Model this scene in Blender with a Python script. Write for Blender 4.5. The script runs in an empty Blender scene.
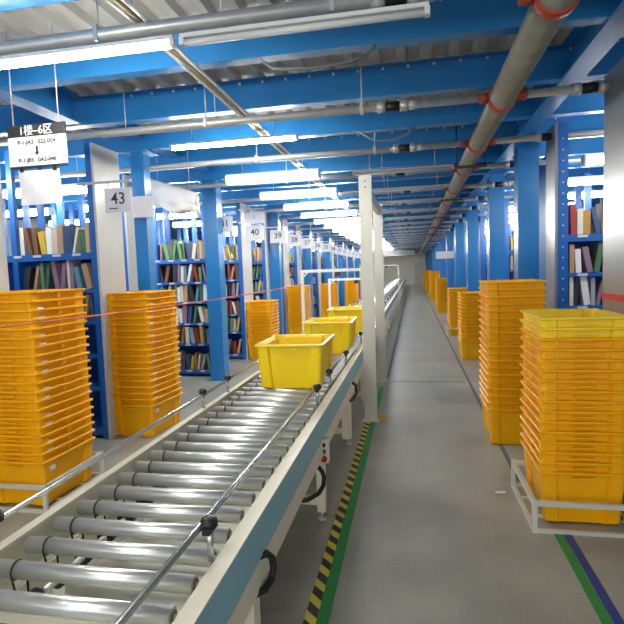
import bpy, bmesh, math, random
from mathutils import Vector, Matrix
random.seed(7)
C = bpy.context.scene.collection
S = bpy.context.scene

# ---------------------------------------------------------------- camera
roll, pitch, yaw, F = -0.034486, 0.077777, 0.192122, 520.0
cy_, sy_ = math.cos(yaw), math.sin(yaw); cp, sp = math.cos(pitch), math.sin(pitch)
R0 = Vector((cy_, sy_, 0)); FW = Vector((-sy_*cp, cy_*cp, -sp)); U0 = R0.cross(FW)
cr, sr = math.cos(roll), math.sin(roll)
right = cr*R0 + sr*U0; up = -sr*R0 + cr*U0
cam_d = bpy.data.cameras.new('camera'); cam = bpy.data.objects.new('camera', cam_d); C.objects.link(cam)
m = Matrix.Identity(4)
for i in range(3):
    m[i][0], m[i][1], m[i][2] = right[i], up[i], -FW[i]
m.translation = Vector((0, 0, 1.6)); cam.matrix_world = m
cam_d.sensor_width = 36; cam_d.lens = 36*F/624; cam_d.clip_start = .05; cam_d.clip_end = 200
S.camera = cam
# ---------------------------------------------------------------- world, exposure, light strength
W = bpy.data.worlds.new('world'); S.world = W; W.use_nodes = True
W.node_tree.nodes['Background'].inputs[0].default_value = (.95, .97, 1.0, 1)
W.node_tree.nodes['Background'].inputs[1].default_value = .75
S.view_settings.view_transform = 'Standard'; S.view_settings.look = 'None'
S.view_settings.exposure = 1.08; S.view_settings.gamma = 1
S.view_settings.use_curve_mapping = False
TUBE = 60.0
BLOOM = 22.0
S.cycles.max_bounces = 6; S.cycles.diffuse_bounces = 4; S.cycles.glossy_bounces = 3

# ---------------------------------------------------------------- materials
def lin(c):
    return tuple(((v/255)/12.92 if v/255 <= .04045 else ((v/255+.055)/1.055)**2.4) for v in c)
def mat(name, rgb, rough=.5, metal=0., noise=0., nscale=8., bump=0., emit=None, stretch=None, coat=0., trans=0., alpha=1.):
    M = bpy.data.materials.new(name); M.use_nodes = True
    nt = M.node_tree; b = nt.nodes['Principled BSDF']
    col = lin(rgb)+(1,)
    b.inputs['Base Color'].default_value = col
    b.inputs['Roughness'].default_value = rough; b.inputs['Metallic'].default_value = metal
    b.inputs['Coat Weight'].default_value = coat
    b.inputs['Transmission Weight'].default_value = trans
    b.inputs['Alpha'].default_value = alpha
    tc = nt.nodes.new('ShaderNodeTexCoord'); mp = nt.nodes.new('ShaderNodeMapping'); nz = nt.nodes.new('ShaderNodeTexNoise')
    nt.links.new(tc.outputs['Object'], mp.inputs[0]); nt.links.new(mp.outputs[0], nz.inputs['Vector'])
    if stretch: mp.inputs['Scale'].default_value = stretch
    nz.inputs['Scale'].default_value = nscale; nz.inputs['Detail'].default_value = 4
    if noise:
        mx = nt.nodes.new('ShaderNodeMix'); mx.data_type = 'RGBA'
        mx.inputs[6].default_value = tuple(v*(1-noise) for v in col[:3])+(1,)
        mx.inputs[7].default_value = tuple(min(1, v*(1+noise)) for v in col[:3])+(1,)
        nt.links.new(nz.outputs['Fac'], mx.inputs[0]); nt.links.new(mx.outputs[2], b.inputs['Base Color'])
    if bump:
        bp = nt.nodes.new('ShaderNodeBump'); bp.inputs['Strength'].default_value = bump; bp.inputs['Distance'].default_value = .01
        nt.links.new(nz.outputs['Fac'], bp.inputs['Height']); nt.links.new(bp.outputs[0], b.inputs['Normal'])
    if emit:
        b.inputs['Emission Color'].default_value = lin(emit[0])+(1,); b.inputs['Emission Strength'].default_value = emit[1]
    return M
BLUE = mat('blue_paint', (42, 124, 190), .26, noise=.12, nscale=3)
DBLUE = mat('rack_blue_paint', (34, 100, 178), .35, noise=.12, nscale=5)
PANEL = mat('end_panel_paint', (196, 198, 196), .3, noise=.05, nscale=3)
STEELP = mat('brushed_panel', (158, 160, 162), .3, .55, noise=.08, nscale=2, stretch=(1, 1, 8))
GALV = mat('galvanised_pipe', (204, 206, 204), .36, .45, noise=.2, nscale=12)
RUSTPIPE = mat('weathered_main_pipe', (150, 148, 138), .42, .4, noise=.35, nscale=9)
RED = mat('red_primer', (168, 66, 46), .5, noise=.25, nscale=20)
BLACK = mat('black_rubber', (26, 27, 28), .45, noise=.1)
DECK = mat('galvanised_deck', (196, 192, 182), .5, .1, noise=.22, nscale=2.5, stretch=(6, .7, 1))
CHROME = mat('roller_steel', (220, 224, 224), .33, .78, noise=.06, nscale=14, stretch=(1, 20, 20))
TUBEM = mat('chrome_tube', (205, 208, 210), .22, .9, noise=.05)
CREAM = mat('cream_paint', (232, 227, 208), .4, noise=.05, nscale=6)
TEAL = mat('teal_skirt_paint', (138, 192, 210), .42, noise=.06, nscale=5)
WHITE = mat('white_paint', (232, 234, 234), .4, noise=.03)
PAPER = mat('paper', (214, 214, 222), .7, noise=.02)
GREYP = mat('grey_post_paint', (206, 206, 196), .35, .15, noise=.05, nscale=4)
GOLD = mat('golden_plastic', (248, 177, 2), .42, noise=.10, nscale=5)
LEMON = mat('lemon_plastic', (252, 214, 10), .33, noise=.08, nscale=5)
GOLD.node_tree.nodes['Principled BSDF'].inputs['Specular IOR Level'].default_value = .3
LAMPON = mat('lit_tube', (255, 255, 255), .4, emit=((255, 252, 242), TUBE))
BLOOMM = mat('lit_bloom', (255, 255, 255), .4, emit=((255, 252, 242), BLOOM))  # glow of the oversized lamp body that imitates bloom
LAMPOFF = mat('unlit_tube', (226, 228, 228), .25, noise=.02)
PLAST = mat('plastic_film', (240, 241, 238), .18, noise=.05, nscale=6, bump=.4)
ORANGE = mat('orange_cord', (222, 116, 84), .6, noise=.1)
INK = mat('ink', (38, 38, 44), .6, noise=.05)
WALLM = mat('wall_paint', (226, 224, 212), .6, noise=.04, nscale=1)
COP = mat('conduit_bronze', (158, 140, 110), .35, .7, noise=.15)
REDB = mat('red_button', (200, 30, 36), .35, noise=.05)
GRNB = mat('green_button', (40, 120, 90), .35, noise=.05)
GREEN = mat('green_tape', (34, 136, 62), .5, noise=.2, nscale=14)
NAVY = mat('blue_tape', (40, 60, 130), .5, noise=.2, nscale=14)

def floor_mat():
    M = mat('epoxy_floor', (132, 134, 132), .27, noise=0)
    nt = M.node_tree; b = nt.nodes['Principled BSDF']
    tc = nt.nodes.new('ShaderNodeTexCoord')
    n1 = nt.nodes.new('ShaderNodeTexNoise'); n1.inputs['Scale'].default_value = 1.6; n1.inputs['Detail'].default_value = 8
    n2 = nt.nodes.new('ShaderNodeTexNoise'); n2.inputs['Scale'].default_value = 60; n2.inputs['Detail'].default_value = 3
    nt.links.new(tc.outputs['Object'], n1.inputs['Vector']); nt.links.new(tc.outputs['Object'], n2.inputs['Vector'])
    r = nt.nodes.new('ShaderNodeValToRGB')
    r.color_ramp.elements[0].position = .35; r.color_ramp.elements[0].color = lin((150, 151, 144))+(1,)
    r.color_ramp.elements[1].position = .68; r.color_ramp.elements[1].color = lin((178, 178, 168))+(1,)
    nt.links.new(n1.outputs['Fac'], r.inputs[0])
    mx = nt.nodes.new('ShaderNodeMix'); mx.data_type = 'RGBA'; mx.blend_type = 'MULTIPLY'; mx.inputs[0].default_value = .35
    nt.links.new(r.outputs[0], mx.inputs[6]); nt.links.new(n2.outputs['Fac'], mx.inputs[7]); nt.links.new(mx.outputs[2], b.inputs['Base Color'])
    mr = nt.nodes.new('ShaderNodeMapRange'); mr.inputs[3].default_value = .26; mr.inputs[4].default_value = .42
    nt.links.new(n1.outputs['Fac'], mr.inputs[0]); nt.links.new(mr.outputs[0], b.inputs['Roughness'])
    return M
FLOORM = floor_mat()
def hazard_mat():
    M = mat('hazard_tape', (200, 190, 40), .5)
    nt = M.node_tree; b = nt.nodes['Principled BSDF']
    tc = nt.nodes.new('ShaderNodeTexCoord'); sx = nt.nodes.new('ShaderNodeSeparateXYZ')
    nt.links.new(tc.outputs['Object'], sx.inputs[0])
    a = nt.nodes.new('ShaderNodeMath'); a.operation = 'ADD'; nt.links.new(sx.outputs[0], a.inputs[0]); nt.links.new(sx.outputs[1], a.inputs[1])
    w = nt.nodes.new('ShaderNodeMath'); w.operation = 'MODULO'; nt.links.new(a.outputs[0], w.inputs[0]); w.inputs[1].default_value = .13
    g = nt.nodes.new('ShaderNodeMath'); g.operation = 'GREATER_THAN'; nt.links.new(w.outputs[0], g.inputs[0]); g.inputs[1].default_value = .062
    mx = nt.nodes.new('ShaderNodeMix'); mx.data_type = 'RGBA'
    mx.inputs[6].default_value = lin((205, 192, 60))+(1,); mx.inputs[7].default_value = lin((34, 36, 32))+(1,)
    nt.links.new(g.outputs[0], mx.inputs[0]); nt.links.new(mx.outputs[2], b.inputs['Base Color'])
    return M
HAZ = hazard_mat()

# ---------------------------------------------------------------- mesh helpers
class MB:
    def __init__(s): s.bm = bmesh.new()
    def box(s, x0, y0, z0, x1, y1, z1):
        v = [s.bm.verts.new(p) for p in ((x0,y0,z0),(x1,y0,z0),(x1,y1,z0),(x0,y1,z0),(x0,y0,z1),(x1,y0,z1),(x1,y1,z1),(x0,y1,z1))]
        for f in ((0,3,2,1),(4,5,6,7),(0,1,5,4),(1,2,6,5),(2,3,7,6),(3,0,4,7)): s.bm.faces.new([v[i] for i in f])
        return s
    def obox(s, c, ax, ay, az):   # oriented box: centre, half vectors
        c, ax, ay, az = map(Vector, (c, ax, ay, az))
        v = [s.bm.verts.new(c+i*ax+j*ay+k*az) for i, j, k in ((-1,-1,-1),(1,-1,-1),(1,1,-1),(-1,1,-1),(-1,-1,1),(1,-1,1),(1,1,1),(-1,1,1))]
        for f in ((0,3,2,1),(4,5,6,7),(0,1,5,4),(1,2,6,5),(2,3,7,6),(3,0,4,7)): s.bm.faces.new([v[i] for i in f])
        return s
    def cyl(s, a, b, r, n=12, r2=None, caps=True):
        a, b = Vector(a), Vector(b); d = (b-a).normalized(); r2 = r if r2 is None else r2
        u = d.orthogonal().normalized(); w = d.cross(u)
        A, B = [], []
        for i in range(n):
            t = 2*math.pi*i/n; o = math.cos(t)*u+math.sin(t)*w
            A.append(s.bm.verts.new(a+o*r)); B.append(s.bm.verts.new(b+o*r2))
        for i in range(n):
            f = s.bm.faces.new((A[i], A[(i+1) % n], B[(i+1) % n], B[i])); f.smooth = True
        if caps:
            s.bm.faces.new(A[::-1]); s.bm.faces.new(B)
        return s
    def tube(s, pts, r, n=8):
        pts = [Vector(p) for p in pts]; rings = []
        u = None
        for i, p in enumerate(pts):
            d = (pts[min(i+1, len(pts)-1)]-pts[max(i-1, 0)]).normalized()
            u = d.orthogonal().normalized() if u is None else (u-d*u.dot(d)).normalized()
            w = d.cross(u)
            rings.append([s.bm.verts.new(p+r*(math.cos(2*math.pi*k/n)*u+math.sin(2*math.pi*k/n)*w)) for k in range(n)])
        for A, B in zip(rings, rings[1:]):
            for k in range(n):
                f = s.bm.faces.new((A[k], A[(k+1) % n], B[(k+1) % n], B[k])); f.smooth = True
        s.bm.faces.new(rings[0][::-1]); s.bm.faces.new(rings[-1])
        return s
    def sphere(s, c, r, sx=1, sy=1, sz=1, n=12):
        g = bmesh.ops.create_uvsphere(s.bm, u_segments=n, v_segments=n//2+2, radius=r)
        for v in g['verts']: v.co = Vector((v.co.x*sx, v.co.y*sy, v.co.z*sz))+Vector(c)
        for v in g['verts']:
            for f in v.link_faces: f.smooth = True
        return s
    def ibeam_x(s, x0, x1, y, z0, z1, w, t=.012):
        s.box(x0, y-w/2, z0, x1, y+w/2, z0+t); s.box(x0, y-w/2, z1-t, x1, y+w/2, z1); s.box(x0, y-t/2, z0+t, x1, y+t/2, z1-t); return s
    def ibeam_y(s, y0, y1, x, z0, z1, w, t=.012):
        s.box(x-w/2, y0, z0, x+w/2, y1, z0+t); s.box(x-w/2, y0, z1-t, x+w/2, y1, z1); s.box(x-t/2, y0, z0+t, x+t/2, y1, z1-t); return s
    def mesh(s, name, mats):
        bmesh.ops.recalc_face_normals(s.bm, faces=s.bm.faces)
        me = bpy.data.meshes.new(name); s.bm.to_mesh(me); s.bm.free()
        for mm in (mats if isinstance(mats, (list, tuple)) else [mats]): me.materials.append(mm)
        return me
    def build(s, name, mats, parent=None, loc=(0, 0, 0)):
        o = bpy.data.objects.new(name, s.mesh(name, mats)); C.objects.link(o)
        o.location = loc
        if parent: o.parent = parent
        return o
def tag(o, label=None, cat=None, group=None, kind=None):
    if label: o['label'] = label
    if cat: o['category'] = cat
    if group: o['group'] = group
    if kind: o['kind'] = kind
    return o
def thing(name, loc, label, cat, group=None):
    o = bpy.data.objects.new(name, None); C.objects.link(o); o.location = loc; o.empty_display_size = .1
    return tag(o, label, cat, group)
def struct(o): o['kind'] = 'structure'; return o
def link_copy(o, parent=None):
    c = o.copy(); C.objects.link(c); c.parent = parent
    return c
def copy_tree(o, kids, parent=None):
    c = link_copy(o, parent)
    for ch in kids.get(o.name, []): copy_tree(ch, kids, c)
    return c
def kidmap(root):
    d = {}
    def rec(o):
        d[o.name] = list(o.children)
        for ch in o.children: rec(ch)
    rec(root); return d
ORD = ['first','second','third','fourth','fifth','sixth','seventh','eighth','ninth','tenth','eleventh','twelfth','thirteenth','fourteenth','fifteenth','sixteenth','seventeenth','eighteenth','nineteenth','twentieth']
TENS = {2: 'twenty', 3: 'thirty', 4: 'forty', 5: 'fifty'}
def ordn(i):
    if i < 20: return ORD[i]
    n = i+1
    return (TENS[n//10]+'-'+ORD[n % 10-1]) if n % 10 else {30: 'thirtieth', 40: 'fortieth', 50: 'fiftieth'}[n]
def text(name, body, size, m, parent, loc, rot=(math.pi/2, 0, 0), bold=0., ext=.0006, sx=1.):
    cu = bpy.data.curves.new('t', 'FONT'); cu.body = body; cu.size = size; cu.align_x = 'CENTER'; cu.align_y = 'CENTER'
    cu.extrude = ext; cu.offset = bold; cu.resolution_u = 4
    t = bpy.data.objects.new('t', cu); C.objects.link(t)
    bpy.context.view_layer.update()
    me = bpy.data.meshes.new_from_object(t.evaluated_get(bpy.context.evaluated_depsgraph_get()))
    bpy.data.objects.remove(t); bpy.data.curves.remove(cu)
    me.materials.clear(); me.materials.append(m)
    me.transform(Matrix.Rotation(rot[2], 4, 'Z') @ Matrix.Rotation(rot[0], 4, 'X') @ Matrix.Diagonal((sx, 1, 1, 1)))
    o = bpy.data.objects.new(name, me); C.objects.link(o); o.location = loc; o.parent = parent
    return o

YF, YE, XL, XR, ZD = -5.0, 50.0, -9.0, 7.2, 3.24
# ================================================================ STRUCTURE
struct(MB().box(XL, YF, -.1, XR, YE+.2, 0).build('floor', FLOORM))
struct(MB().box(XL, YE, 0, XR, YE+.2, ZD+.5).build('wall_far', WALLM))
struct(MB().box(XL-.15, YF, 0, XL, YE, ZD+.5).build('wall_left', WALLM))
struct(MB().box(XR, YF, 0, XR+.15, YE, ZD+.5).build('wall_right', WALLM))
# corrugated mezzanine deck, ribs along the aisle
b = MB(); bm = b.bm; x = XL; prof = []
while x < XR:
    prof += [(x, ZD+.05), (x+.09, ZD+.05), (x+.11, ZD), (x+.18, ZD), ]
    x += .2
va = [bm.verts.new((px, YF, pz)) for px, pz in prof]; vb = [bm.verts.new((px, YE, pz)) for px, pz in prof]
ta = [bm.verts.new((px, YF, ZD+.12)) for px, pz in prof]; tb = [bm.verts.new((px, YE, ZD+.12)) for px, pz in prof]
for i in range(len(prof)-1):
    bm.faces.new((va[i], va[i+1], vb[i+1], vb[i])); bm.faces.new((ta[i], tb[i], tb[i+1], ta[i+1]))
struct(b.build('ceiling', DECK))
# door and skirting on the far wall
d = struct(MB().box(.25, YE-.06, 0, 1.15, YE-.005, 2.1).build('door_1', PANEL))
MB().box(.98, YE-.12, 1.0, 1.03, YE-.06, 1.12).build('door_handle', BLACK, d)
struct(MB().box(XL, YE-.03, 0, .2, YE-.002, .12).build('baseboard_far', GREYP))
# floor tape
def tape(name, x0, x1, y0, y1, m, label, z=.0012):
    o = MB().box(0, 0, 0, x1-x0, y1-y0, .001).build(name, m, loc=(x0, y0, z))
    return tag(o, label, 'floor tape')
tape('hazard_tape', -.520, -.462, .8, 5.35, HAZ, 'black and yellow striped hazard tape on the floor beside the conveyor')
tape('floor_tape', -.462, -.405, .8, 7.0, GREEN, 'green tape strip on the floor right of the hazard tape')
tape('floor_tape', -.40, -.36, 7.7, 34, mat('worn_green_tape', (84, 116, 92), .5, noise=.3, nscale=10), 'worn green tape running far down the aisle by the conveyor')
tape('floor_tape', .795, .845, 1.0, 3.18, GREEN, 'green tape strip on the floor in front of the nearest right crate stack')
tape('floor_tape', .848, .895, 1.0, 3.18, NAVY, 'dark blue tape strip beside the green one before the nearest right stack')
tape('floor_tape', .73, .765, 3.95, 40, mat('faded_blue_green_tape', (78, 98, 104), .5, noise=.3, nscale=10), 'faded dark tape line running along the left side of the right crate stacks')
tape('floor_tape', -.30, .7, 7.35, 7.40, mat('faded_cross_tape', (96, 124, 108), .5, noise=.3, nscale=10), 'faded green tape line crossing the aisle')

# ---------------------------------------------------------------- steel frame
i = 0; y = 0.35
while y < 49:
    o = MB().ibeam_x(XL+.05, XR-.05, 0, -.25, 0, .1).build('steel_beam', BLUE, loc=(0, y+.05, ZD-.002))
    tag(o, f'blue steel cross beam under the deck, {ordn(i)} from the near end', 'beam', 'blue cross beams under the deck')
    bb = MB()
    if y < 9:
        xx = -2.4
        while xx < 1.6:
            bb.cyl((xx, -.052, -.04), (xx, -.062, -.04), .012, 6); xx += .2
        bb.build('bolt', GALV, o)['kind'] = 'stuff'
    y += 1.0; i += 1
for sx, lab, ya, yb, h in ((-2.95, 'near left', YF, 4.28, .256), (-2.95, 'far left', 4.5, YE-.1, .12), (1.22, 'right', YF, YE-.1, .256)):
    o = MB().ibeam_y(ya, yb, 0, -h, 0, .16, .014).build('steel_girder', BLUE, loc=(sx, 0, ZD-.003))
    tag(o, f'long blue steel girder over the {lab} columns', 'girder')
def column(x, y, lab, w=.11):
    t = thing('steel_column', (x, y, 0), lab, 'column', 'blue steel columns beside the aisle')
    b = MB(); zt = ZD-.272
    b.box(-w, -w, .012, w, -w+.014, zt); b.box(-w, w-.014, .012, w, w, zt); b.box(-w, -w+.014, .012, -w+.012, w-.014, zt); b.box(w-.012, -w+.014, .012, w, w-.014, zt)
    b.build('shaft', BLUE, t)
    MB().box(-.16, -.16, 0, .16, .16, .012).build('base_plate', BLUE, t)
    MB().box(-.15, -.15, zt, .15, .15, zt+.012).build('top_plate', BLUE, t)
    for u in (-.13, .13):
        for v in (-.13, .13): MB().cyl((u, v, .012), (u, v, .035), .014, 6).build('anchor_bolt', GALV, t)
    return t
for k, y in enumerate((5.45, 7.5, 11.1, 14.7, 18.3, 21.9, 25.5, 29.1, 32.7, 36.3, 39.9, 43.5, 47.1)):
    column(-2.95 if k == 0 else -2.93, y, w=.075 if k == 0 else .11, lab=f'blue steel column left of the conveyor, {ordn(k)} from the camera')
for k, y in enumerate((6.3, 8.5, 11.7, 14.8, 18.3, 22.9, 27, 31, 35, 39, 43, 47)):
    column(1.28, y, f'blue steel column right of the aisle, {ordn(k)} from the camera')

# ---------------------------------------------------------------- overhead pipes
t = thing('main_pipe', (.66, 0, 2.80), 'thick grey sprinkler main pipe with red couplings along the ceiling above the aisle', 'pipe')
MB().cyl((0, YF, 0), (0, YE-.1, 0), .088, 28).build('pipe', RUSTPIPE, t)
branch = [2.6, 4.05, 5.45]+[6.8+1.56*q for q in range(12)]+[26.5, 28.5, 31, 34, 37, 40, 43]
for y in branch[:14]:
    b = MB()
    b.cyl((0, y-.035, 0), (0, y+.035, 0), .101, 28); b.box(-.125, y-.03, -.018, -.095, y+.03, .018); b.box(.095, y-.03, -.018, .125, y+.03, .018)
    b.cyl((-.1, y, .005), (-.16, y, .005), .036, 14); b.cyl((.1, y, .005), (.16, y, .005), .036, 14)
    b.build('coupling', RED, t)
for y in (6.1, 9.0, 12, 15, 18):
    b = MB(); b.box(-.17, y-.02, -.115, .17, y+.02, -.091); b.cyl((-.15, y, -.1), (-.15, y, .43), .007, 6); b.cyl((.15, y, -.1), (.15, y, .43), .007, 6)
    b.build('hanger', BLACK if y > 5 else GALV, t)
for k, y in enumerate(branch):
    t = thing('branch_pipe', (0, y, 2.88 if k == 0 else 2.81), f'thin galvanised cross pipe under the ceiling beams, {ordn(k)} from the camera', 'pipe', 'galvanised cross pipes')
    r = .036 if k == 0 else .029
    b = MB(); b.cyl((-4.6, 0, 0), (.49, 0, 0), r, 14); b.cyl((.83, 0, 0), (3.4, 0, 0), r, 14); b.build('pipe', GALV, t)
    if k < 12:
        for xx in ((-.12, 1.24) if k % 2 else (-.05, 1.30)):
            MB().cyl((xx-.05, 0, 0), (xx+.05, 0, 0), r+.007, 14).build('black_sleeve', BLACK, t)
            b = MB()
            for u in (-.085, .085): MB().cyl((xx+u-.03, 0, 0), (xx+u+.03, 0, 0), r+.014, 8).build('union', GALV, t)
            MB().cyl((xx+.115, 0, 0), (xx+.18, 0, 0), r+.007, 14).build('socket', GALV, t)
        if k == 0: MB().cyl((.02, 0, 0), (.07, 0, 0), r+.003, 14).build('blue_band', NAVY, t)
        for xx in (-1.60, -.35):
            b = MB(); b.cyl((xx, 0, 0), (xx, 0, .36 if k == 0 else .43), .005, 6); b.box(xx-.012, -r-.006, -r-.006, xx+.012, r+.006, r+.006)
            b.build('hanger', GALV, t)
# longitudinal conduits (three thin tubes side by side)
for k, (xx, m_) in enumerate(((-1.40, GALV), (-1.365, COP), (-1.33, GALV))):
    o = MB().cyl((0, YF, 0), (0, 38, 0), .011, 8).build('conduit', m_, loc=(xx, 0, 2.93))
    tag(o, ['left pale conduit of the three running along the ceiling', 'middle bronze conduit of the three running along the ceiling', 'right pale conduit of the three running along the ceiling'][k], 'conduit')
# hanging cable loops
for pts, lab in (([(-.95,3.36,2.985),(-.85,3.34,2.90),(-.6,3.34,2.88),(-.35,3.34,2.89),(-.22,3.34,2.94),(-.2,3.36,2.985)], 'grey cable sagging in front of the nearest visible blue beam'),
                 ([(-.5,5.37,2.985),(-.35,5.34,2.88),(-.15,5.34,2.87),(0,5.34,2.92),(.05,5.37,2.985)], 'grey cable sagging under the beams above the aisle')):
    tag(MB().tube(pts, .009, 6).build('cable', mat('grey_cable', (120, 130, 140), .5, noise=.05)), lab, 'cable')

# ---------------------------------------------------------------- lamps
def make_lamp(on):
    t = thing('ceiling_lamp', (0, 0, 0), 'x', 'lamp')
    b = MB(); b.box(-.62, -.022, -.016, .62, .022, .004)
    b.build('housing', WHITE, t)
    MB().box(-.625, -.02, -.05, -.60, .02, -.012).build('socket', WHITE, t); MB().box(.60, -.02, -.05, .625, .02, -.012).build('socket', WHITE, t)
    b = MB(); b.cyl((-.60, 0, -.036), (.60, 0, -.036), .017, 12); b.build('tube', LAMPON if on else LAMPOFF, t)
    for u in (-.4, .4): MB().cyl((u, 0, .004), (u, 0, .42), .004, 6).build('hanger', GALV, t)
    return t
def make_bloom_lamp():  # tube lamp with a widened glowing body, its shape standing in for bloom
    t = thing('ceiling_lamp', (0, 0, 0), 'x', 'lamp')
    MB().box(-.62, -.05, 0, .62, .05, .03).build('housing', WHITE, t)
    b = MB(); sec = [(-.05, 0), (-.062, -.03), (-.045, -.07), (0, -.082), (.045, -.07), (.062, -.03), (.05, 0)]
    va = [b.bm.verts.new((-.6, p, q)) for p, q in sec]; vb = [b.bm.verts.new((.6, p, q)) for p, q in sec]
    for i in range(len(sec)-1):
        f = b.bm.faces.new((va[i], va[i+1], vb[i+1], vb[i])); f.smooth = True
    b.bm.faces.new(va[::-1]); b.bm.faces.new(vb); b.build('bloom_body', BLOOMM, t)
    for u in (-1, 1): MB().box(min(u*.6, u*.625), -.064, -.084, max(u*.6, u*.625), .064, 0).build('end_cap', WHITE, t)
    for u in (-.4, .4): MB().cyl((u, 0, .03), (u, 0, .38), .004, 6).build('hanger', GALV, t)
    return t
L_on, L_off, L_d = make_lamp(True), make_lamp(False), make_bloom_lamp(); kon, koff, kd = kidmap(L_on), kidmap(L_off), kidmap(L_d)
used = {0: False, 1: False, 2: False}
def lamp(x, y, z, on, lab, grp):
    src, km = ((L_off, koff), (L_on, kon), (L_d, kd))[on]
    if not used[on]: used[on] = True; o = src
    else: o = copy_tree(src, km)
    o.location = (x, y, z); o['label'] = lab; o['group'] = grp
lamp(-1.80, 2.6, 2.825, 1, 'lit tube lamp nearest the camera, hanging under the first cross pipe', 'lit tube lamps over the conveyor')
lamp(-.52, 2.6, 2.825, 0, 'unlit tube lamp right of the nearest lit one', 'unlit tube lamps')
lamp(-1.62, 4.74, 2.85, 1, 'second lit tube lamp over the conveyor from the camera', 'lit tube lamps over the conveyor')
lamp(-1.95, 4.13, 2.85, 0, 'unlit tube lamp beside the second cross pipe, above the hanging area sign', 'unlit tube lamps')
lamp(-.1, 6.7, 2.84, 0, 'unlit tube lamp just above the taller grey post', 'unlit tube lamps')
for k, y in enumerate([8.25+1.56*q for q in range(16)]):
    lamp(.0, y, 2.84, 0, f'unlit tube lamp over the aisle beyond the grey posts, {ordn(k)} from the camera', 'unlit tube lamps')
k = 0; y = 6.62
while y < 46:
    lamp(-1.74, y-.03, 2.86, 2, f'lit tube lamp in the row over the conveyor, {ordn(k)} after the second lamp', 'lit tube lamps over the conveyor')
    y += 1.56; k += 1
for k, y in enumerate((.3, -1.6, -3.6)):  # unseen lamps added to brighten the near conveyor and stack fronts
    lamp(-1.2, y, 2.85, 2, f'added unseen fill lamp over the conveyor behind the camera, {ordn(k)} going back', 'lit tube lamps over the conveyor')
k = 0; y = 4.15
while y < 30:
    lamp(-4.35, y+.05, 2.72, 2, f'lit tube lamp in the left shelf aisles, {ordn(k)} from the camera', 'lit tube lamps in the left shelf aisles')
    lamp(2.45, y+.45, 2.72, 2, f'lit tube lamp in the right shelf aisles, {ordn(k)} from the camera', 'lit tube lamps in the right shelf aisles')
    y += 1.56; k += 1
for k, y in enumerate((5.9, 7.4, 9.0, 10.6)):
    lamp(-6.2, y, 2.72, 2, f'lit tube lamp deep in the left shelf aisles, {ordn(k)} from the camera', 'lit tube lamps deep in the left shelf aisles')

# ================================================================ RACKS
LV = [.10, .52, .85, 1.19, 1.50, 1.86]
def rack(name_lab, x_end, y0, side, length, near=True, stripe=False, panel=PANEL, upr=.075, depth=.5):
    """x_end: aisle-side end; side -1 = goes left, +1 = goes right"""
    t = thing('book_rack', (x_end, y0, 0), name_lab, 'shelf rack', 'book racks left of the conveyor' if side < 0 else 'book racks right of the aisle')
    s = side
    def bx(b, xa, ya, za, xb, yb, zb):
        xa, xb = sorted((s*xa, s*xb)); b.box(xa, ya, za, xb, yb, zb)
    b = MB(); bx(b, 0, 0, .0, .025, depth, 2.9); b.build('end_panel', panel, t)
    bay = .88; n = max(1, int(length/bay))
    for k in range(n+1):
        xo = .028+k*bay
        for yy in (0, depth-.05):
            b = MB(); w = upr
            bx(b, xo, yy, 0, xo+w, yy+.05, 2.9)
            b.build('upright', DBLUE, t)
    if near and side > 0:
        b = MB()
        for k in range(2):
            for z in [q*.1+.15 for q in range(27)]:
                xa = .028+k*bay+upr*.5
                b.cyl((s*xa, -.0015, z), (s*xa, .001, z), .007, 6)
        o = b.build('punched_hole', WHITE, t); o['kind'] = 'stuff'
    for zi, z in enumerate(LV):
        b = MB(); bx(b, .03, .002, z-.065 if zi in (0, 5) else z-.035, n*bay+.08, depth-.002, z)
        b.build('shelf', DBLUE, t)
        if near:
            for q in range(4):
                xa = .2+q*.22
                bl = MB(); bx(bl, xa, -.003, z-.028, xa+.09, .0015, z-.006); bl.build('shelf_label', PAPER, t)
    b = MB(); bx(b, .03, depth-.015, LV[0], n*bay+.08, depth-.005, LV[5]); b.build('back_panel', DBLUE, t)
    if stripe:
        b = MB(); bx(b, -.003, -.0, 1.33, .0, depth, 1.375); b.build('red_stripe', REDB, t)
    return t
PY = 1.56
lrow = {}
for k in range(0, 22):
    y0 = 3.0+PY*k; xe = -3.55 if k == 2 else (-3.0 if k == 1 else -3.05)
    num = {1: '43', 2: '42', 3: '41', 4: '40', 5: '39', 6: '38'}
    lab = (f'blue book rack left of the conveyor with white end panel, in aisle {num[k]}' if k in num else
           ('white end panel of the book rack at the left photo edge' if k == 0 else f'distant blue book rack left of the conveyor, {ordn(k)} row after the nearest'))
    if k == 1: y0 = 4.6; xe = -2.98
    rack(lab, xe, y0, -1, 2.7 if k < 10 else 1.8, near=k in (1, 3, 4), depth=.45 if k == 1 else .5, upr=.06 if k == 1 else .075)
    lrow[k] = (xe, y0)
rrow = {}
for k in range(0, 22):
    y0 = (3.62 if k == 0 else 5.3)+(0 if k == 0 else PY*(k-1)); xe = 1.33 if k == 1 else (1.62 if k else 1.36)
    lab = ('brushed grey end panel rack with a red stripe at the right photo edge' if k == 0 else f'blue book rack right of the aisle, {ordn(k)} row beyond the red striped panel')
    rack(lab, xe, y0, 1, 2.7 if k < 10 else 1.8, near=k in (1,), stripe=(k == 0), panel=STEELP if k < 2 else DBLUE, upr=.09, depth=.33 if k == 1 else .5)
    rrow[k] = (xe, y0)
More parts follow.
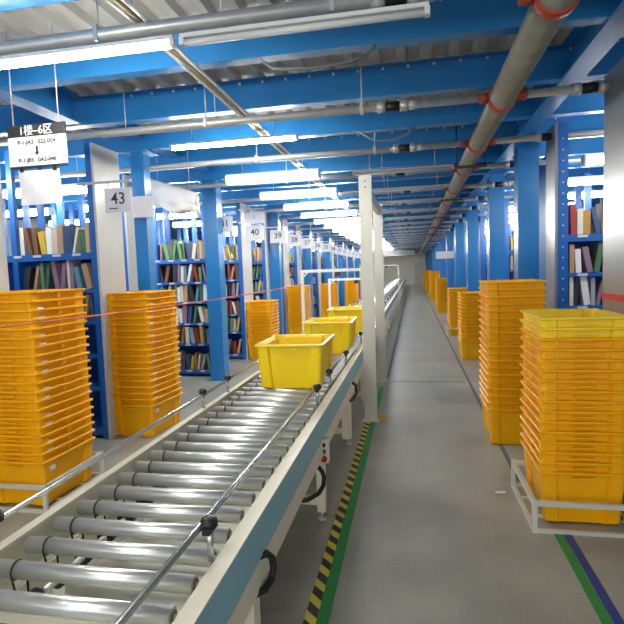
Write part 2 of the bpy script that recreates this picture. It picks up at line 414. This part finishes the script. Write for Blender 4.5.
# ---------------------------------------------------------------- books
BC = [(170,60,52,'brick red'),(206,178,128,'tan'),(232,226,210,'cream'),(236,236,234,'white'),(186,150,112,'light brown'),(214,200,176,'beige'),(80,116,84,'dark green'),(56,84,128,'navy blue'),(190,140,60,'ochre'),(120,84,60,'brown'),
      (96,150,170,'teal'),(60,58,62,'charcoal'),(170,176,180,'grey'),(214,180,60,'yellow'),(150,120,140,'mauve'),(110,150,100,'sage green')]
BM = [mat('cover_'+c[3].replace(' ', '_'), c[:3], .42, noise=.12, nscale=16, coat=.2) for c in BC]
PAGES = mat('pages', (226, 218, 198), .8, noise=.08, nscale=40, stretch=(60, 1, 1))
meshc = {}
def book_mesh(ci):
    if ci in meshc: return meshc[ci]
    b = MB()   # unit book: x thickness 1, y depth 1, z height 1, spine towards -y
    b.box(-.5, 0, 0, -.40, 1, 1); b.box(.40, 0, 0, .5, 1, 1); b.box(-.40, 0, 0, .40, .03, 1)
    me = b.mesh('book_cover', [BM[ci], PAGES])
    bm = bmesh.new(); bm.from_mesh(me); n0 = len(bm.faces)
    bb = MB(); bb.bm.free(); bb.bm = bm; bb.box(-.40, .03, .02, .40, .97, .98)
    bm.faces.ensure_lookup_table()
    for f in bm.faces[n0:]: f.material_index = 1
    # title block on the spine
    bm.to_mesh(me); bm.free(); meshc[ci] = me
    return me
def shelf_books(xe, y0, side, li, x_from, x_to, where, indiv=True, bulk=None, hmax=.3, lean0=0.):
    """x_from/x_to: metres from the rack end; books listed from the aisle end"""
    x = x_from; k = 0
    z = LV[li]
    while x < x_to:
        th = random.choice((.026, .034, .042, .05, .06)); hh = random.uniform(.22, hmax); dp = random.uniform(.16, .23)
        ci = random.randrange(len(BC)); ln = random.choice((0, 0, .05, -.05, .16, -.14, .24, -.2))+lean0
        pad = abs(math.sin(ln))*hh
        cx = xe+side*(x+th/2+pad/2)
        off = -math.sin(ln)*hh/2
        if indiv:
            o = bpy.data.objects.new('book', book_mesh(ci)); C.objects.link(o)
            o.location = (cx+off, y0+.03, z+abs(math.sin(ln))*th/2); o.scale = (th, dp, hh); o.rotation_euler = (0, ln, 0)
            o['label'] = f'{BC[ci][3]} book, {ordn(k)} from aisle on {where}'; o['category'] = 'book'; o['group'] = f'books on the {where}'
        else:
            mm = Matrix.Translation((cx+off, y0+.03, z+abs(math.sin(ln))*th/2)) @ Matrix.Rotation(ln, 4, 'Y') @ Matrix.Diagonal((th, dp, hh, 1))
            bulk.append((ci, mm))
        x += th+pad+.003; k += 1
LN = ['bottom', 'second', 'third', 'fourth', 'fifth', 'top']
def sname(li): return f'{LN[li]} shelf'
bulk = []
xe, y0 = lrow[1]
for li in (5, 4): shelf_books(xe, y0, -1, li, .115, .86, f'{sname(li)} behind nearest left crate stack')
shelf_books(xe, y0, -1, 3, .115, .8, '', False, bulk)
xe, y0 = lrow[3]
for li in (5, 4, 3, 2, 1, 0): shelf_books(xe, y0, -1, li, .115, .66, f'{sname(li)} of rack behind plastic sheet')
xe, y0 = lrow[4]
for li in (5, 4, 3, 2, 1, 0): shelf_books(xe, y0, -1, li, .115, .32, f'{sname(li)} of rack under sign 40')
xe, y0 = rrow[1]
for li in (5, 4, 3): shelf_books(xe, y0, 1, li, .14, .52, f'{sname(li)} beside the red striped panel')
xe, y0 = rrow[2]
for li in (5, 4): shelf_books(xe, y0, 1, li, .14, .4, f'{sname(li)} just left of near right rack upright')
for k in range(2, 22):
    xe, y0 = lrow[k]
    for li in range(6):
        if k == 2 and li > 2: shelf_books(xe, y0, -1, li, .115, .8, '', False, bulk)
        elif k == 3: shelf_books(xe, y0, -1, li, .72, .92, '', False, bulk)
        elif k == 4: shelf_books(xe, y0, -1, li, .37, .88, '', False, bulk)
        elif k > 4: shelf_books(xe, y0, -1, li, .115, .8 if k < 12 else .45, '', False, bulk)
    if k > 1:
        xe, y0 = rrow[k]
        for li in range(6):
            if k == 2 and li > 3: continue
            shelf_books(xe, y0, 1, li, .14, .7 if k < 8 else .4, '', False, bulk)
me = bpy.data.meshes.new('books'); vs, fs, mi = [], [], []
for ci, mm in bulk:
    n = len(vs)
    for p in ((-.5,0,0),(.5,0,0),(.5,1,0),(-.5,1,0),(-.5,0,1),(.5,0,1),(.5,1,1),(-.5,1,1)): vs.append(mm @ Vector(p))
    for f in ((0,3,2,1),(4,5,6,7),(0,1,5,4),(1,2,6,5),(2,3,7,6),(3,0,4,7)): fs.append([n+i for i in f]); mi.append(len(BC) if f == (4,5,6,7) else ci)
me.from_pydata(vs, [], fs)
for mm in BM+[PAGES]: me.materials.append(mm)
me.polygons.foreach_set('material_index', mi)
o = bpy.data.objects.new('books', me); C.objects.link(o); tag(o, 'rows of mixed coloured books on the more distant racks', 'books', kind='stuff')

# ================================================================ SIGNS
def sign(body, x, y, z, w, h, lab, ts=.13, hang=True, bar=False, group='aisle number signs'):
    t = thing('aisle_sign', (x, y, z), lab, 'sign', group)
    MB().box(-w/2, -.004, -h/2, w/2, .004, h/2).build('plate', PAPER, t)
    if body: text('number_text', body, ts, INK, t, (0, -.006, .01), bold=.001)
    if bar: MB().box(-w*.36, -.006, -h*.36, -w*.02, -.004, -h*.32).build('printed_bar', INK, t)
    if hang:
        for u in (-.35, .35): MB().cyl((w*u, 0, h/2), (w*u, 0, h/2+.055), .003, 5).build('hook', GALV, t)
        b = MB(); b.box(-3.075-x, -.008, h/2+.05, w/2, .008, h/2+.07); b.box(-3.075-x, .008, h/2+.05, -3.05-x, .105, h/2+.07); b.build('bracket', GALV, t)
    return t
sign('43', -2.655, 4.46, 2.32, .27, .22, 'white sign reading 43 before the white end panel', .15, bar=True)
sign('', -2.88, 5.325, 2.37, .25, .23, 'blank white sheet taped on the nearest blue column beside sign 43', hang=False, group='x')
sign('41', -2.80, 7.64, 2.36, .26, .24, 'white sign partly behind the second blue column, reading 41', .15)
sign('40', -2.78, 9.14, 2.33, .34, .27, 'white sign reading 40 beneath a smaller white plate', .16)
sign('1', -2.78, 9.14, 2.60, .38, .2, 'white plate reading 1 above sign 40', .1)
for k, n in enumerate(range(39, 24, -1)):
    sign(str(n), -2.76, 10.72+PY*k, 2.36, .34, .27, f'white aisle sign reading {n}', .17)
for q in [p for p in C.objects if p.get('group') == 'x']: del q['group']
# area sign: black header, white body
t = thing('area_sign', (-2.42, 3.12, 2.365), 'black and white hanging area sign with an arrow, upper left', 'sign')
MB().box(-.215, -.006, 0, .215, .006, .19).build('white_plate', WHITE, t)
MB().box(-.215, -.007, .19, .215, .007, .265).build('black_header', INK, t)
MB().box(-.215, -.007, -.015, .215, .007, 0).build('black_frame', INK, t)
text('header_text', '1楼–6区', .072, WHITE, t, (0, -.009, .225), bold=.0004)
text('route_text', 'P-1-JA2 : 022-054', .036, INK, t, (0, -.009, .152), sx=1.1, bold=.0008)
text('route_text', 'P-1-J03 : 0A2-046', .036, INK, t, (0, -.009, .035), sx=1.1, bold=.0008)
b = MB(); b.box(-.007, -.009, .085, .007, -.006, .125)
v = [b.bm.verts.new(p) for p in ((-.02,-.009,.087),(.02,-.009,.087),(0,-.009,.062))]; b.bm.faces.new(v); b.build('arrow', INK, t)
for u in (-.17, .17): MB().cyl((u, 0, .265), (u, 0, .88), .004, 6).build('hanger', GALV, t)
t = thing('paper_notice', (-2.42, 3.12, 2.11), 'plain pale paper notice clipped beneath the area sign', 'notice')
b = MB(); g = 8; vv = [[b.bm.verts.new((-.155+.31*i/g, .012*math.sin(i*.8+j*.5)*.5, .225*j/g)) for i in range(g+1)] for j in range(g+1)]
for j in range(g):
    for i in range(g): b.bm.faces.new((vv[j][i], vv[j][i+1], vv[j+1][i+1], vv[j+1][i]))
o = b.build('sheet', PAPER, t); md = o.modifiers.new('s', 'SOLIDIFY'); md.thickness = .001
for u in (-.1225, .1225): MB().box(u-.0125, -.012, .215, u+.0125, .012, .245).build('clip', BLACK, t)
# small far sign on right columns
tag(MB().box(-.3, -.01, -.12, .3, .01, .12).build('aisle_sign', PAPER, loc=(1.1, 18.16, 2.0)), 'small white sign among the distant right columns', 'sign')
tag(MB().box(-.14, -.01, 0, .14, .01, .24).build('notice_board', mat('lime_board', (196, 214, 90), .5, noise=.05), loc=(-.78, 9.3, 1.461)), 'small lime green board standing on the second white portal frame', 'board')
# hanging translucent plastic sheet
t = thing('plastic_sheet', (-2.78, 5.9, 2.32), 'crumpled white plastic sheet hanging by the second blue column', 'plastic sheet')
b = MB(); g = 14
top = [(-.28, .44), (.28, .24)]; bot = [(-.28, .10), (.28, -.04)]
for side_ in (-1, 1):
    vv = []
    for j in range(g+1):
        row = []
        for i in range(g+1):
            u, v_ = i/g, j/g
            x_ = -.29+.58*u; zt = .46-.20*u; zb = .12-.12*u+.03*math.sin(u*9)
            z_ = zb+(zt-zb)*v_
            y_ = side_*(.075*math.sqrt(max(0, 1-v_**3)))+.012*math.sin(u*14+v_*7)+.01*math.sin(v_*17-u*5)
            row.append(b.bm.verts.new((x_, y_, z_)))
        vv.append(row)
    for j in range(g):
        for i in range(g):
            f = b.bm.faces.new((vv[j][i], vv[j][i+1], vv[j+1][i+1], vv[j+1][i])); f.smooth = True
bmesh.ops.remove_doubles(b.bm, verts=b.bm.verts, dist=.004)
o = b.build('film', PLAST, t); md = o.modifiers.new('s', 'SOLIDIFY'); md.thickness = .002
for u, v_ in ((-.2, .39), (.2, .25)): MB().cyl((u, 0, v_), (u, 0, .92), .003, 5).build('wire', GALV, t)

# ================================================================ CRATES
def perim(a, bb, rec):
    """closed outline with corner posts and recessed side panels"""
    r = .02; P = []
    def side(p, d, n, L):   # start corner point, direction, outward normal
        for s_, o_ in ((r, 0), (.075, 0), (.085, -rec), (L*.5-.02, -rec), (L*.5+.02, -rec), (L-.085, -rec), (L-.075, 0), (L-r, 0)):
            P.append((p[0]+d[0]*s_+n[0]*o_, p[1]+d[1]*s_+n[1]*o_))
    side((-a, -bb), (1, 0), (0, -1), 2*a); P.append((a-r*.3, -bb+r*.3))
    side((a, -bb), (0, 1), (1, 0), 2*bb); P.append((a-r*.3, bb-r*.3))
    side((a, bb), (-1, 0), (0, 1), 2*a); P.append((-a+r*.3, bb-r*.3))
    side((-a, bb), (0, -1), (-1, 0), 2*bb); P.append((-a+r*.3, -bb+r*.3))
    return P
def crate_mesh(name, m, H=.33):
    b = MB(); bm = b.bm
    A0, B0, A1, B1 = .215, .265, .234, .284
    def ring(a, bb, z, rec): return [bm.verts.new((x, y, z)) for x, y in perim(a, bb, rec)]
    def bridge(r1, r2):
        n = len(r1)
        for i in range(n): bm.faces.new((r1[i], r1[(i+1) % n], r2[(i+1) % n], r2[i]))
    R = [ring(A0-.012, B0-.012, 0, .012), ring(A0, B0, .012, .021), ring(A1, B1, H-.020, .021), ring(A1+.013, B1+.013, H-.016, 0),
         ring(A1+.016, B1+.016, H-.012, 0), ring(A1+.016, B1+.016, H-.003, 0), ring(A1+.012, B1+.012, H, 0), ring(A1-.002, B1-.002, H, .004), ring(A1-.005, B1-.005, H-.02, .021), ring(A0-.004, B0-.004, .016, .021)]
    bm.faces.new(R[0][::-1]); bm.faces.new(R[-1])
    for p, q in zip(R, R[1:]): bridge(p, q)
    # handle lips on the short sides
    for sgn in (-1, 1):
        y0_, y1_ = sorted((sgn*(B1-.004), sgn*(B1+.010)))
        b.box(-.06, y0_-.006, H-.040, .06, y1_-.008, H-.032)
        x0_, x1_ = sorted((sgn*(A1-.004), sgn*(A1+.008)))
        b.box(x0_, -.012, H-.050, x1_, .012, H-.024)
    return b.mesh(name, m)
cm_gold, cm_lemon = crate_mesh('crate', GOLD), crate_mesh('crate', LEMON)
STEP = .0625
lab_m = MB().box(0, -.028, -.017, .0012, .028, .017).mesh('card', PAPER)
def stack(x, y, ztop, zb, where, grp, step=STEP, rot=0., lemon_top=0, cards=False):
    n = int(round((ztop-.33-zb)/step))+1
    for k in range(n):     # k=0 bottom
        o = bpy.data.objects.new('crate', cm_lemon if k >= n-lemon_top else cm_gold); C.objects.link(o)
        j = random.uniform(-.003, .003)
        o.location = (x+j, y+random.uniform(-.003, .003), zb+k*step); o.rotation_euler = (0, 0, rot+random.uniform(-.006, .006))
        q = n-1-k
        o['label'] = ('topmost' if q == 0 else ('bottom' if k == 0 else ordn(q)+' from the top'))+f' yellow crate in the {where}'
        if q and k: o['label'] = f'yellow crate {ordn(q)} from the top in the {where}'
        o['category'] = 'crate'; o['group'] = grp
        if cards and k % 3 != 1 and k < n-1:
            c = bpy.data.objects.new('label_card', lab_m); C.objects.link(c); c.parent = o
            c.location = (.2335, -.19, .262); c['label'] = 'small white label card'
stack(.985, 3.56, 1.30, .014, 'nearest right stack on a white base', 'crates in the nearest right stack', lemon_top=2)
stack(.885, 5.03, 1.48, 0, 'tall right stack behind the nearest one', 'crates in the second right stack')
stack(1.04, 9.4, 1.13, 0, 'third right stack along the aisle', 'crates in the third right stack')
stack(1.06, 12.6, 1.1, .014, 'fourth right stack along the aisle', 'crates in the fourth right stack')
stack(1.06, 19.0, 1.19, 0, 'fifth right stack along the aisle', 'crates in the fifth right stack')
stack(1.06, 25.6, 1.42, 0, 'sixth right stack along the aisle', 'crates in the sixth right stack')
stack(1.06, 32.5, 1.42, 0, 'seventh right stack along the aisle', 'crates in the seventh right stack', step=.09)
stack(1.06, 40, 1.42, 0, 'farthest right stack along the aisle', 'crates in the farthest right stack', step=.12)
stack(-2.765, 3.38, 1.55, .014, 'nearest left stack on a white base', 'crates in the nearest left stack', cards=True, rot=-.03)
stack(-2.76, 4.96, 1.45, 0, 'second left stack before the nearest blue column', 'crates in the second left stack', rot=-.09, cards=True)
stack(-2.80, 9.5, 1.10, 0, 'third left stack under sign 40', 'crates in the third left stack')
stack(-2.72, 12.4, 1.27, 0, 'fourth left stack behind the white gate frame', 'crates in the fourth left stack')
stack(-2.6, 16.4, 1.22, 0, 'fifth left stack seen through the white gate', 'crates in the fifth left stack')
stack(-2.35, 20.5, 1.25, 0, 'sixth left stack seen through the white gate', 'crates in the sixth left stack', step=.08)
stack(-2.2, 25, 1.3, 0, 'far left stack beside the grey posts', 'crates in the far left stack', step=.1)
# conveyor crates
for k, (x, y) in enumerate(((-.925, 4.08), (-.90, 5.70), (-.92, 7.45))):
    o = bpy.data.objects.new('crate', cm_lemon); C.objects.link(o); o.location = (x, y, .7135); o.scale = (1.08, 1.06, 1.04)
    tag(o, ['bright yellow crate on the conveyor nearest the camera', 'bright yellow crate on the conveyor, middle one of three', 'bright yellow crate on the conveyor, farthest of three'][k], 'crate', 'crates riding on the conveyor')
# white stack bases
def base(x, y, lab):
    t = thing('stack_base', (x, y, 0), lab, 'crate base', 'white steel crate bases')
    w, d, r = .30, .345, .0125
    b = MB()
    for z in (.165, .0):
        h = .028 if z > .1 else .02
        b.box(-w, -d, z, w, -d+2*r, z+h); b.box(-w, d-2*r, z, w, d, z+h); b.box(-w, -d+2*r, z, -w+2*r, d-2*r, z+h); b.box(w-2*r, -d+2*r, z, w, d-2*r, z+h)
    b.build('frame', GREYP, t)
    for u in (-.15, .12): MB().box(-w+2*r, u, 0, w-2*r, u+.03, .012).build('crossbar', GREYP, t)
    for sx in (-1, 1):
        for sy in (-1, 1):
            MB().box(sx*w-(r*2 if sx > 0 else .001), sy*d-(r*2 if sy > 0 else .001), 0, sx*w+(.001 if sx > 0 else r*2), sy*d+(.001 if sy > 0 else r*2), .2).build('leg', GREYP, t)
base(.978, 3.52, 'white steel frame base under the nearest right crate stack')
base(-2.80, 3.39, 'white steel frame base under the nearest left crate stack')
base(1.06, 12.6, 'small white frame base under the fourth right crate stack')

# ================================================================ CONVEYOR
CX0, CX1, CY0, CY1 = -1.33, -.65, .8, 46.0
cv = thing('roller_conveyor', (-.99, 0, 0), 'long roller conveyor with cream frame, blue skirt and guard rails', 'conveyor')
ox = .99
def P(b, name, m_, par=None): return b.build(name, m_, par or cv)
b = MB()
b.box(CX0-.05+ox, CY0, .57, CX0-.042+ox, CY1, .722); b.box(CX0-.05+ox, CY0, .722, CX0-.012+ox, CY1, .727); b.box(CX0-.05+ox, CY0, .565, CX0-.012+ox, CY1, .57)
P(b, 'left_side_rail', CREAM)
b = MB()
b.box(-.600+ox, CY0, .57, -.592+ox, CY1, .722); b.box(-.612+ox, CY0, .722, -.556+ox, CY1, .727); b.box(-.612+ox, CY0, .565, -.592+ox, CY1, .57)
P(b, 'right_side_rail', CREAM)
P(MB().box(-.566+ox, CY0, .575, -.556+ox, CY1, .7215), 'skirt', TEAL)['label'] = 'blue painted outer skirt'
P(MB().box(-.625+ox, CY0, .455, -.563+ox, CY1, .5595), 'lower_rail', CREAM)
P(MB().box(CX0+ox, CY0, .392, -.70+ox, CY1, .40), 'drip_pan', GREYP)
P(MB().box(-.70+ox, CY0, .385, -.694+ox, CY1, .425), 'pan_edge', CREAM)
P(MB().box(CX0-.05+ox, CY0, .49, CX0+ox, CY1, .564), 'lower_rail', CREAM)
# rollers
rm = MB(); rm.cyl((-.34, 0, 0), (.34, 0, 0), .0275, 20)
for u in (-1, 1): rm.cyl((u*.335, 0, 0), (u*.341, 0, 0), .021, 14)
rmesh = rm.mesh('roller', CHROME)
rg = MB(); rg.tube([(-.262, .0285*math.cos(t_*math.pi/8), .0285*math.sin(t_*math.pi/8)) for t_ in range(17)], .0035, 6); ring_m = rg.mesh('drive_belt', BLACK)
belt2 = MB(); belt2.tube([(-.262, .029, -.004), (-.258, .034, -.06), (-.255, .03, -.115)], .0035, 6); belt2.tube([(-.262, -.029, -.004), (-.258, -.02, -.06), (-.255, .0, -.115)], .0035, 6)
belt_m = belt2.mesh('belt_strand', BLACK)
axle = MB(); axle.cyl((.341, 0, 0), (.388, 0, 0), .009, 6); axle_m = axle.mesh('axle', GALV)
capm = MB(); capm.cyl((.3405, 0, 0), (.344, 0, 0), .02, 14); cap_m = capm.mesh('end_cap', mat('yellow_bearing', (120, 112, 66), .5, noise=.1))
y = .94+.0; k = 0; far = MB()
while y < CY1-.1:
    if k < 99:
        r = bpy.data.objects.new('roller', rmesh); C.objects.link(r); r.parent = cv; r.location = (0, y, .686)
        if k < 60:
            for nm, mm in (('drive_belt', ring_m), ('belt_strand', belt_m), ('axle', axle_m), ('end_cap', cap_m)):
                if k > 30 and nm in ('axle', 'end_cap'): continue
                c = bpy.data.objects.new(nm, mm); C.objects.link(c); c.parent = r
    else: far.cyl((-.34, y, .686), (.34, y, .686), .0275, 8)
    y += .1455; k += 1
P(far, 'roller', CHROME)['kind'] = 'stuff'
P(MB().cyl((-.252, CY0, .555), (-.252, 12, .555), .014, 10), 'line_shaft', GALV)
y = .97
for k in range(40):
    P(MB().cyl((-.252, y-.02, .555), (-.252, y+.035, .555), .032, 14), 'spool', BLACK); y += .1455
# under pan & brackets seen between rollers
yy = 1.25
while yy < 10: P(MB().box(CX0-.04+ox, yy, .60, -.602+ox, yy+.04, .63), 'cross_tie', CREAM); yy += 1.45
# supports
sup = [1.72, 3.2, 4.66]+[6.1+1.46*q for q in range(27)]
for k, y in enumerate(sup):
    b = MB()
    b.box(-.625+ox, y-.035, .06, -.575+ox, y+.035, .564); b.box(CX0-.05+ox, y-.035, .06, CX0+ox, y+.035, .489)
    b.box(CX0+ox, y-.02, .10, -.626+ox, y+.02, .15)
    P(b, 'support_stand', CREAM)
    for xx in (-.60+ox, CX0-.025+ox):
        b = MB(); b.cyl((xx, y, .008), (xx, y, .06), .008, 8); b.cyl((xx, y, 0), (xx, y, .01), .028, 12)
        P(b, 'levelling_foot', GALV)
    if k < 12:
        b = MB(); yb = y-.45
        b.obox((-.60+ox, y-.24, .37), (.012, 0, 0), (0, .2, -.13), (0, .012, .018)) if k == 9 else None
        b.box(-.59+ox, y-.06, .5, -.57+ox, y+.06, .564); P(b, 'bracket', CREAM)
# gear box panels under the conveyor
P(MB().box(-.64+ox, 4.5, .10, -.585+ox, 4.62, .564), 'motor_cover', CREAM)
# cable loops
for pts in ([(-.575, 1.74, .57), (-.55, 1.78, .565), (-.535, 1.80, .54), (-.53, 1.80, .50), (-.535, 1.78, .465), (-.55, 1.74, .45), (-.60, 1.68, .45)],
            [(-.575, 3.0, .42), (-.56, 3.02, .39), (-.55, 3.03, .35), (-.55, 3.0, .31), (-.57, 2.94, .285), (-.62, 2.86, .28), (-.70, 2.82, .28)],
            [(-.56, 4.70, .57), (-.53, 4.72, .54), (-.52, 4.70, .47), (-.55, 4.6, .43), (-.6, 4.5, .44)]):
    P(MB().tube([(p[0]+ox, p[1], p[2]) for p in pts], .014, 10), 'cable_loop', BLACK)
# emergency stop box
e = P(MB().box(-.590+ox, 3.10, .41, -.530+ox, 3.145, .56), 'control_box', CREAM)
MB().cyl((-.558+ox, 3.10,   .44), (-.558+ox, 3.082, .44), .02, 14).build('red_button', REDB, e)
MB().cyl((-.558+ox, 3.10,  .485), (-.558+ox, 3.09, .485), .014, 12).build('green_button', GRNB, e)
MB().cyl((-.558+ox, 3.10,  .525), (-.558+ox, 3.09, .525), .012, 12).build('dark_button', BLACK, e)
# guard rails
P(MB().cyl((-.648+ox, .5, .845), (-.648+ox, 3.36, .82), .0105, 12), 'guard_rail', TUBEM)
P(MB().cyl((-.635+ox, 3.72, .82), (-.635+ox, CY1, .82), .0105, 12), 'guard_rail', TUBEM)
P(MB().cyl((-1.365+ox, .5, .815), (-1.365+ox, CY1, .815), .0105, 12), 'guard_rail', TUBEM)
def gpost(x, y, zt):
    p = P(MB().cyl((x+ox, y, .727), (x+ox, y, zt), .011, 12), 'rail_post', TUBEM)
    b = MB(); b.cyl((x+ox, y, zt-.004), (x+ox, y, zt+.014), .027, 14); b.sphere((x+ox, y, zt+.014), .026, sz=.5); b.box(x+ox-.012, y-.03, zt-.022, x+ox+.012, y+.03, zt)
    b.build('clamp_knob', BLACK, p)
for y in (1.44, 3.29, 3.80): gpost(-.622, y, .842)
y = 4.75
while y < 24: gpost(-.618, y, .835); y += 1.45
for y in [1.42, 3.17, 3.63]+[5.1+1.45*q for q in range(12)]: gpost(-1.365, y, .83)
# gates over the conveyor
def gate(y, zt, lab, x0=-1.47, x1=-.52):
    t = thing('portal_frame', (0, y, 0), lab, 'frame', 'white portal frames over the conveyor')
    MB().box(x0-.02, -.02, 0, x0+.02, .02, zt-.041).build('leg', WHITE, t)
    MB().box(x1-.02, -.02, 0, x1+.02, .02, zt-.041).build('leg', WHITE, t)
    b = MB(); b.box(x0-.02, -.02, zt-.04, x1+.02, .02, zt)
    b.obox((x0+.045, 0, zt-.065), (.035, 0, .035), (0, .012, 0), (-.008, 0, .008)); b.build('top_bar', WHITE, t)
    MB().box(-1.02, -.03, zt-.10, -.94, .03, zt-.041).build('sensor', BLACK, t)
gate(6.95, 1.625, 'white portal frame over the conveyor behind the crates')
gate(9.3, 1.46, 'second smaller white portal frame farther along the conveyor')
gate(20.5, 1.75, 'distant white portal frame over the conveyor near the far wall')
# grey posts
t = thing('post_portal', (-.455, 5.4, 0), 'pair of tall grey steel posts joined at the top beside the conveyor', 'post frame')
for yy, zt, sc in ((0, 2.56, 1.), (1.95, 2.50, 1.)):
    b = MB(); w = .065
    b.box(-w, yy, .012, w, yy+.006, zt); b.box(-w, yy+.006, .012, -w+.006, yy+.05, zt); b.box(w-.006, yy+.006, .012, w, yy+.05, zt)
    p = b.build('post', GREYP, t)
    MB().box(-.085, yy-.03, 0, .085, yy+.09, .012).build('foot_plate', GREYP, p)
MB().box(-.02, .051, 2.36, .03, 1.949, 2.48).build('tie_beam', STEELP, t)
b = MB()
for z in (2.5, 2.44): b.cyl((0, -.006, z), (0, .001, z), .008, 8)
b.build('bolt', BLACK, t)
tag(MB().box(-.03, -.03, 0, .03, .03, .05).build('floor_bracket', mat('yellow_bracket', (222, 180, 40), .5, noise=.05), loc=(-.335, 5.5, 0)), 'small yellow floor bracket at the foot of the near grey post', 'bracket')
# orange cord
pts = []
a, c = Vector((-2.55, 2.2, 1.335)), Vector((-1.47, 6.925, 1.43))
for i in range(25):
    u = i/24; p = a.lerp(c, u); p.z -= .10*4*u*(1-u)*.35; pts.append(p)
a2 = Vector((-3.045, 3.02, 1.33))
o = MB().tube([a2+Vector((.0, 0, 0))]+pts[:0]+[Vector((-3.03, 2.98, 1.333)), Vector((-2.75, 2.75, 1.335))] if False else pts, .006, 6).build('cord', ORANGE)
tag(o, 'thin orange cord stretched across the left crate stacks to the white frame', 'cord')
# paper scrap
b = MB(); v = [b.bm.verts.new(p) for p in ((-.035,-.012,.002),(.03,-.018,.004),(.045,.012,.012),(-.02,.02,.003))]; b.bm.faces.new(v)
o = b.build('paper_scrap', PAPER, loc=(.575, 3.72, .003)); md = o.modifiers.new('s', 'SOLIDIFY'); md.thickness = .001
tag(o, 'small white paper scrap lying on the floor left of the nearest right stack', 'paper scrap')
# far air duct
t = thing('air_duct', (-.55, 33, 2.35), 'dark slatted air unit hanging from the ceiling near the far wall', 'air unit')
MB().box(-1.3, -.4, 0, .75, .4, .42).build('casing', mat('dark_grille', (70, 76, 80), .6, noise=.2, nscale=30), t)
b = MB()
for q in range(5): b.box(-1.25, -.415, .04+q*.07, .7, -.40, .06+q*.07)
b.build('slat', GALV, t)

for o in C.objects:
    if o.parent is None and o.get('label') and len(o['label'].replace(',', ' ').split()) > 16: print('LONG', o.name, o['label'])
